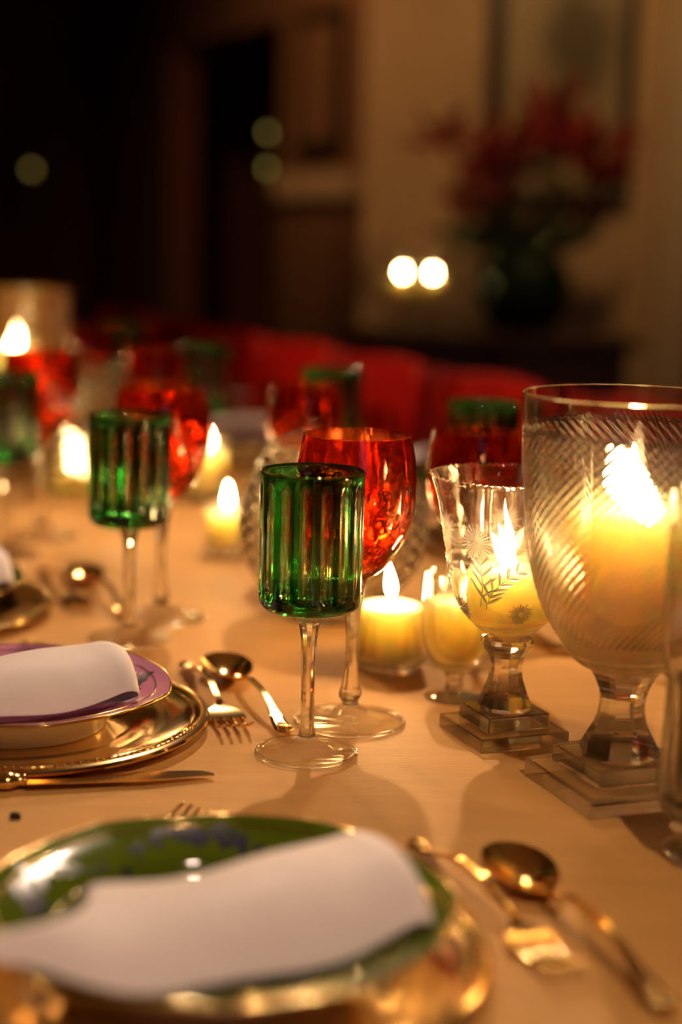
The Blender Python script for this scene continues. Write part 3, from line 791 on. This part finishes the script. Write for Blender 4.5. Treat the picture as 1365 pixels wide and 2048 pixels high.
settings = [('near', (-.052, .708), 'g', 'nearest setting at the bottom of the photo'),
            ('mauve', (-.2085, 1.062), 'p', 'setting at the left edge with the mauve plate'),
            ('left', (-.366, 1.372), 'g', 'third near-side setting at the left edge'),
            ('D', UV(1.15, .955), 'g', 'far-side setting hidden behind the large hurricane glass'),
            ('E', UV(1.476, .945), 'p', 'far-side setting behind the engraved goblet'),
            ('F', UV(1.82, .945), 'g', 'far-side setting seen right of the centre ruby goblet'),
            ('G', UV(2.21, .945), 'p', 'far-side setting above the lit votives left of centre'),
            ('H', UV(2.55, .945), 'g', 'farthest setting, behind the ruby goblets at the left')]
for i, (k, p, kind, lab) in enumerate(settings):
    near = i < 3
    rz = ANG_W if near else ANG_W + PI
    place(C0, i > 0, TP(*p), rz + .1, 'gold beaded charger of the ' + lab)
    if kind == 'g': place(PG0, up_g, TP(*p, .0023), rz + (-.35 if k == 'near' else .1), 'dark green scalloped plate of the ' + lab, 1.08 if k == 'near' else 1.0); up_g = 1
    else: place(PK0, up_, TP(*p, .0023), rz - .62, 'mauve scalloped plate of the ' + lab); up_ = 1
    sh = -.016 if k == 'mauve' else 0
    place(N0, i > 0, TP(p[0] + W.x * sh, p[1] + W.y * sh, .0130), rz, 'folded white napkin of the ' + lab)

# ------------------------------------------------------------------ gold flatware
def handle(L0, L1, z0, hz, parent, name='handle', rise=.006):
    """flatware handle running along +x from L0 to L1 with a spatulate ornamental end"""
    n = 26; V, Fc = [], []
    for i in range(n + 1):
        s = i / n; x = L0 + (L1 - L0) * s
        wd = .0022 + .0008 * s + .0034 * sstep(.62, .92, s); wd *= 1 - .75 * sstep(.955, 1.0, s)
        z = z0 + (hz - z0) * sstep(0, .28, s) - (hz - .0026) * sstep(.45, .98, s) + .0016 * sstep(.9, 1, s)
        th = .0017 - .0004 * s
        for e in range(10):
            q = 2 * PI * e / 10; cx, cz = math.cos(q), math.sin(q)
            V.append((x, wd * (abs(cx) ** .7) * (1 if cx > 0 else -1), z + th * cz + .0006 * (abs(cx) > .7)))
    for i in range(n):
        for e in range(10): Fc.append((i * 10 + e, i * 10 + (e + 1) % 10, (i + 1) * 10 + (e + 1) % 10, (i + 1) * 10 + e))
    Fc += [tuple(range(10)), tuple(n * 10 + e for e in range(10))]
    h = build(name, V, Fc, M['gold'], parent, sharp=50)
    # shell ornament on the end
    xs = L0 + (L1 - L0) * .86
    ds = []
    for k in range(5):
        a = (k - 2) * .26
        ds.append(tube_data([(xs - .008, 0, .0052), (xs + .004 * math.cos(a), .004 * math.sin(a), .0056), (xs + .013 * math.cos(a), .011 * math.sin(a), .0046)], [.0006, .0011, .0007], 6))
    build('shell_ornament', *join(*ds), M['gold'], h)
    return h
def make_spoon():
    c = thing('dessert_spoon', '', 'spoon', (0, 0, 0), 0, 'gold dessert spoons')
    V, Fc = [], []
    nr, na = 9, 36
    def pt(rho, a, off):
        x = .0290 * rho * math.cos(a); wy = .0182 * (1 - .16 * math.cos(a)) if True else 0
        y = wy * rho * math.sin(a)
        z = .0098 * (rho ** 2.2) + .0011 - off + .0022 * (rho ** 2) * (-math.cos(a))
        return (x, y, z)
    for side, off in ((0, 0), (1, .0010)):
        V.append(pt(0, 0, off))
        for i in range(1, nr + 1):
            for k in range(na): V.append(pt(i / nr, 2 * PI * k / na, off))
    half = 1 + nr * na
    for side in (0, 1):
        b0 = side * half
        for k in range(na): Fc.append((b0, b0 + 1 + k, b0 + 1 + (k + 1) % na))
        for i in range(nr - 1):
            for k in range(na):
                p, q = b0 + 1 + i * na + k, b0 + 1 + i * na + (k + 1) % na
                Fc.append((p, q, q + na, p + na))
    e0 = 1 + (nr - 1) * na
    for k in range(na): Fc.append((e0 + k, e0 + (k + 1) % na, half + e0 + (k + 1) % na, half + e0 + k))
    build('bowl', V, Fc, M['gold'], c, sharp=60)
    handle(.0255, .152, .0080, .0155, c)
    return c
def make_fork():
    """tines at -x end, handle towards +x"""
    c = thing('dessert_fork', '', 'fork', (0, 0, 0), 0, 'gold forks')
    zc = lambda x: .0030 + .0075 * ((x + .004) / .03) ** 2 if x < .02 else .0078
    n = 8; V, Fc = [], []
    for i in range(n + 1):
        s = i / n; x = -.004 + .026 * s
        wd = .0108 * (1 - sstep(.35, 1, s)) + .0026
        z = .0032 + .005 * s * s
        for e, h in ((-1, 0), (0, -.0004), (1, 0), (1, -.0014), (0, -.0018), (-1, -.0014)): V.append((x, wd * e, z + h))
    for i in range(n):
        for e in range(6): Fc.append((i * 6 + e, i * 6 + (e + 1) % 6, (i + 1) * 6 + (e + 1) % 6, (i + 1) * 6 + e))
    Fc += [tuple(range(6)), tuple(n * 6 + e for e in range(6))]
    build('head', V, Fc, M['gold'], c, sharp=50)
    for k in range(4):
        y = (k - 1.5) * .0066
        build('tine', *tube_data(spline([(-.002, y, .0026), (-.014, y * .98, .0021), (-.028, y * .96, .0050), (-.038, y * .94, .0098)], 4), [.0016] * 5 + [.0015] * 4 + [.0012] * 3 + [.0006], 8, .7), M['gold'], c)
    handle(.020, .140, .0076, .0145, c)
    return c
def make_knife():
    """blade tip at +x, handle towards -x"""
    c = thing('dinner_knife', '', 'knife', (0, 0, 0), 0, 'gold knives')
    n = 18; V, Fc = [], []
    for i in range(n + 1):
        s = i / n; x = -.112 * (1 - s)
        up = .0085 * (1 - .12 * s) * (1 - sstep(.93, 1.0, s) * .8); lo = -.0075 * (1 - sstep(.6, 1.0, s) * .75)
        z = .0022 + .0026 * (1 - s)
        V += [(x, up, z + .0011 * (1 - .5 * s)), (x, lo, z + .0003), (x, lo, z - .0002), (x, up, z - .0011 * (1 - .5 * s))]
    for i in range(n):
        for e in range(4): Fc.append((i * 4 + e, i * 4 + (e + 1) % 4, (i + 1) * 4 + (e + 1) % 4, (i + 1) * 4 + e))
    Fc += [(0, 1, 2, 3), tuple(n * 4 + e for e in range(4))]
    build('blade', V, Fc, M['gold'], c, sharp=40)
    pr = spline([(.0, -.222), (.0050, -.221), (.0075, -.212), (.0062, -.198), (.0046, -.180), (.0052, -.150), (.0062, -.130), (.0072, -.122), (.0046, -.116), (.0050, -.112), (0, -.111)], 3)
    V, Fc = lathe_data([(max(0, r), z) for r, z in pr], 16)
    build('handle', [(z, x, y * .72 + .0056) for x, y, z in V], Fc, M['gold'], c, sharp=60)
    return c
SP0 = make_spoon(); FK0 = make_fork(); KN0 = make_knife()
AU = math.atan2(-U.y, -U.x)            # direction towards the camera along the table
def dirang(a, b_): return math.atan2(b_[1] - a[1], b_[0] - a[0])
spoons = [((-.0800, 1.193), R(-71), 'gold spoon lying above the mauve plate, beside the centre green goblet'),
          ((.0975, .8120), R(-71), 'gold spoon at bottom right, above the nearest green plate'),
          ((-.2350, 1.512), R(-68), 'blurred gold spoon above the third setting at the left'),
          ((.285, 1.270), R(112), 'gold spoon of the far-side setting behind the large hurricane glass')]
for i, (p, a, lab) in enumerate(spoons): place(SP0, i > 0, TP(*p), a, lab)
forks = [((-.0740, 1.086), R(107), 'gold dessert fork with tines by the foot of the centre green goblet'),
         ((.0960, .7330), R(112), 'gold dessert fork beside the spoon at bottom right'),
         ((-.2290, 1.420), R(112), 'blurred gold dessert fork above the third setting at the left'),
         ((.176, 1.302), R(-50), 'gold dessert fork seen between the engraved goblet and hurricane glass'),
         ((-.0990, .8620), R(233), 'gold dinner fork mostly hidden behind the nearest green plate'),
         ((-.2560, 1.226), R(233), 'gold dinner fork behind the mauve plate, tips showing')]
for i, (p, a, lab) in enumerate(forks): place(FK0, i > 0, TP(*p), a, lab)
knives = [((-.0725, .9675), R(14), 'gold knife between the mauve plate and the nearest green plate')]
for i, (p, a, lab) in enumerate(knives): place(KN0, i > 0, TP(*p), a, lab)
# a small dark crumb on the cloth
tag(build('dried_petal', *leaf_data((-.1805, .8890, .0008), (-.1745, .8898, .0009), .0011, 0), M['wick'], None), 'tiny dark dried petal on the cloth at the left edge', 'petal').location = (0, 0, T)
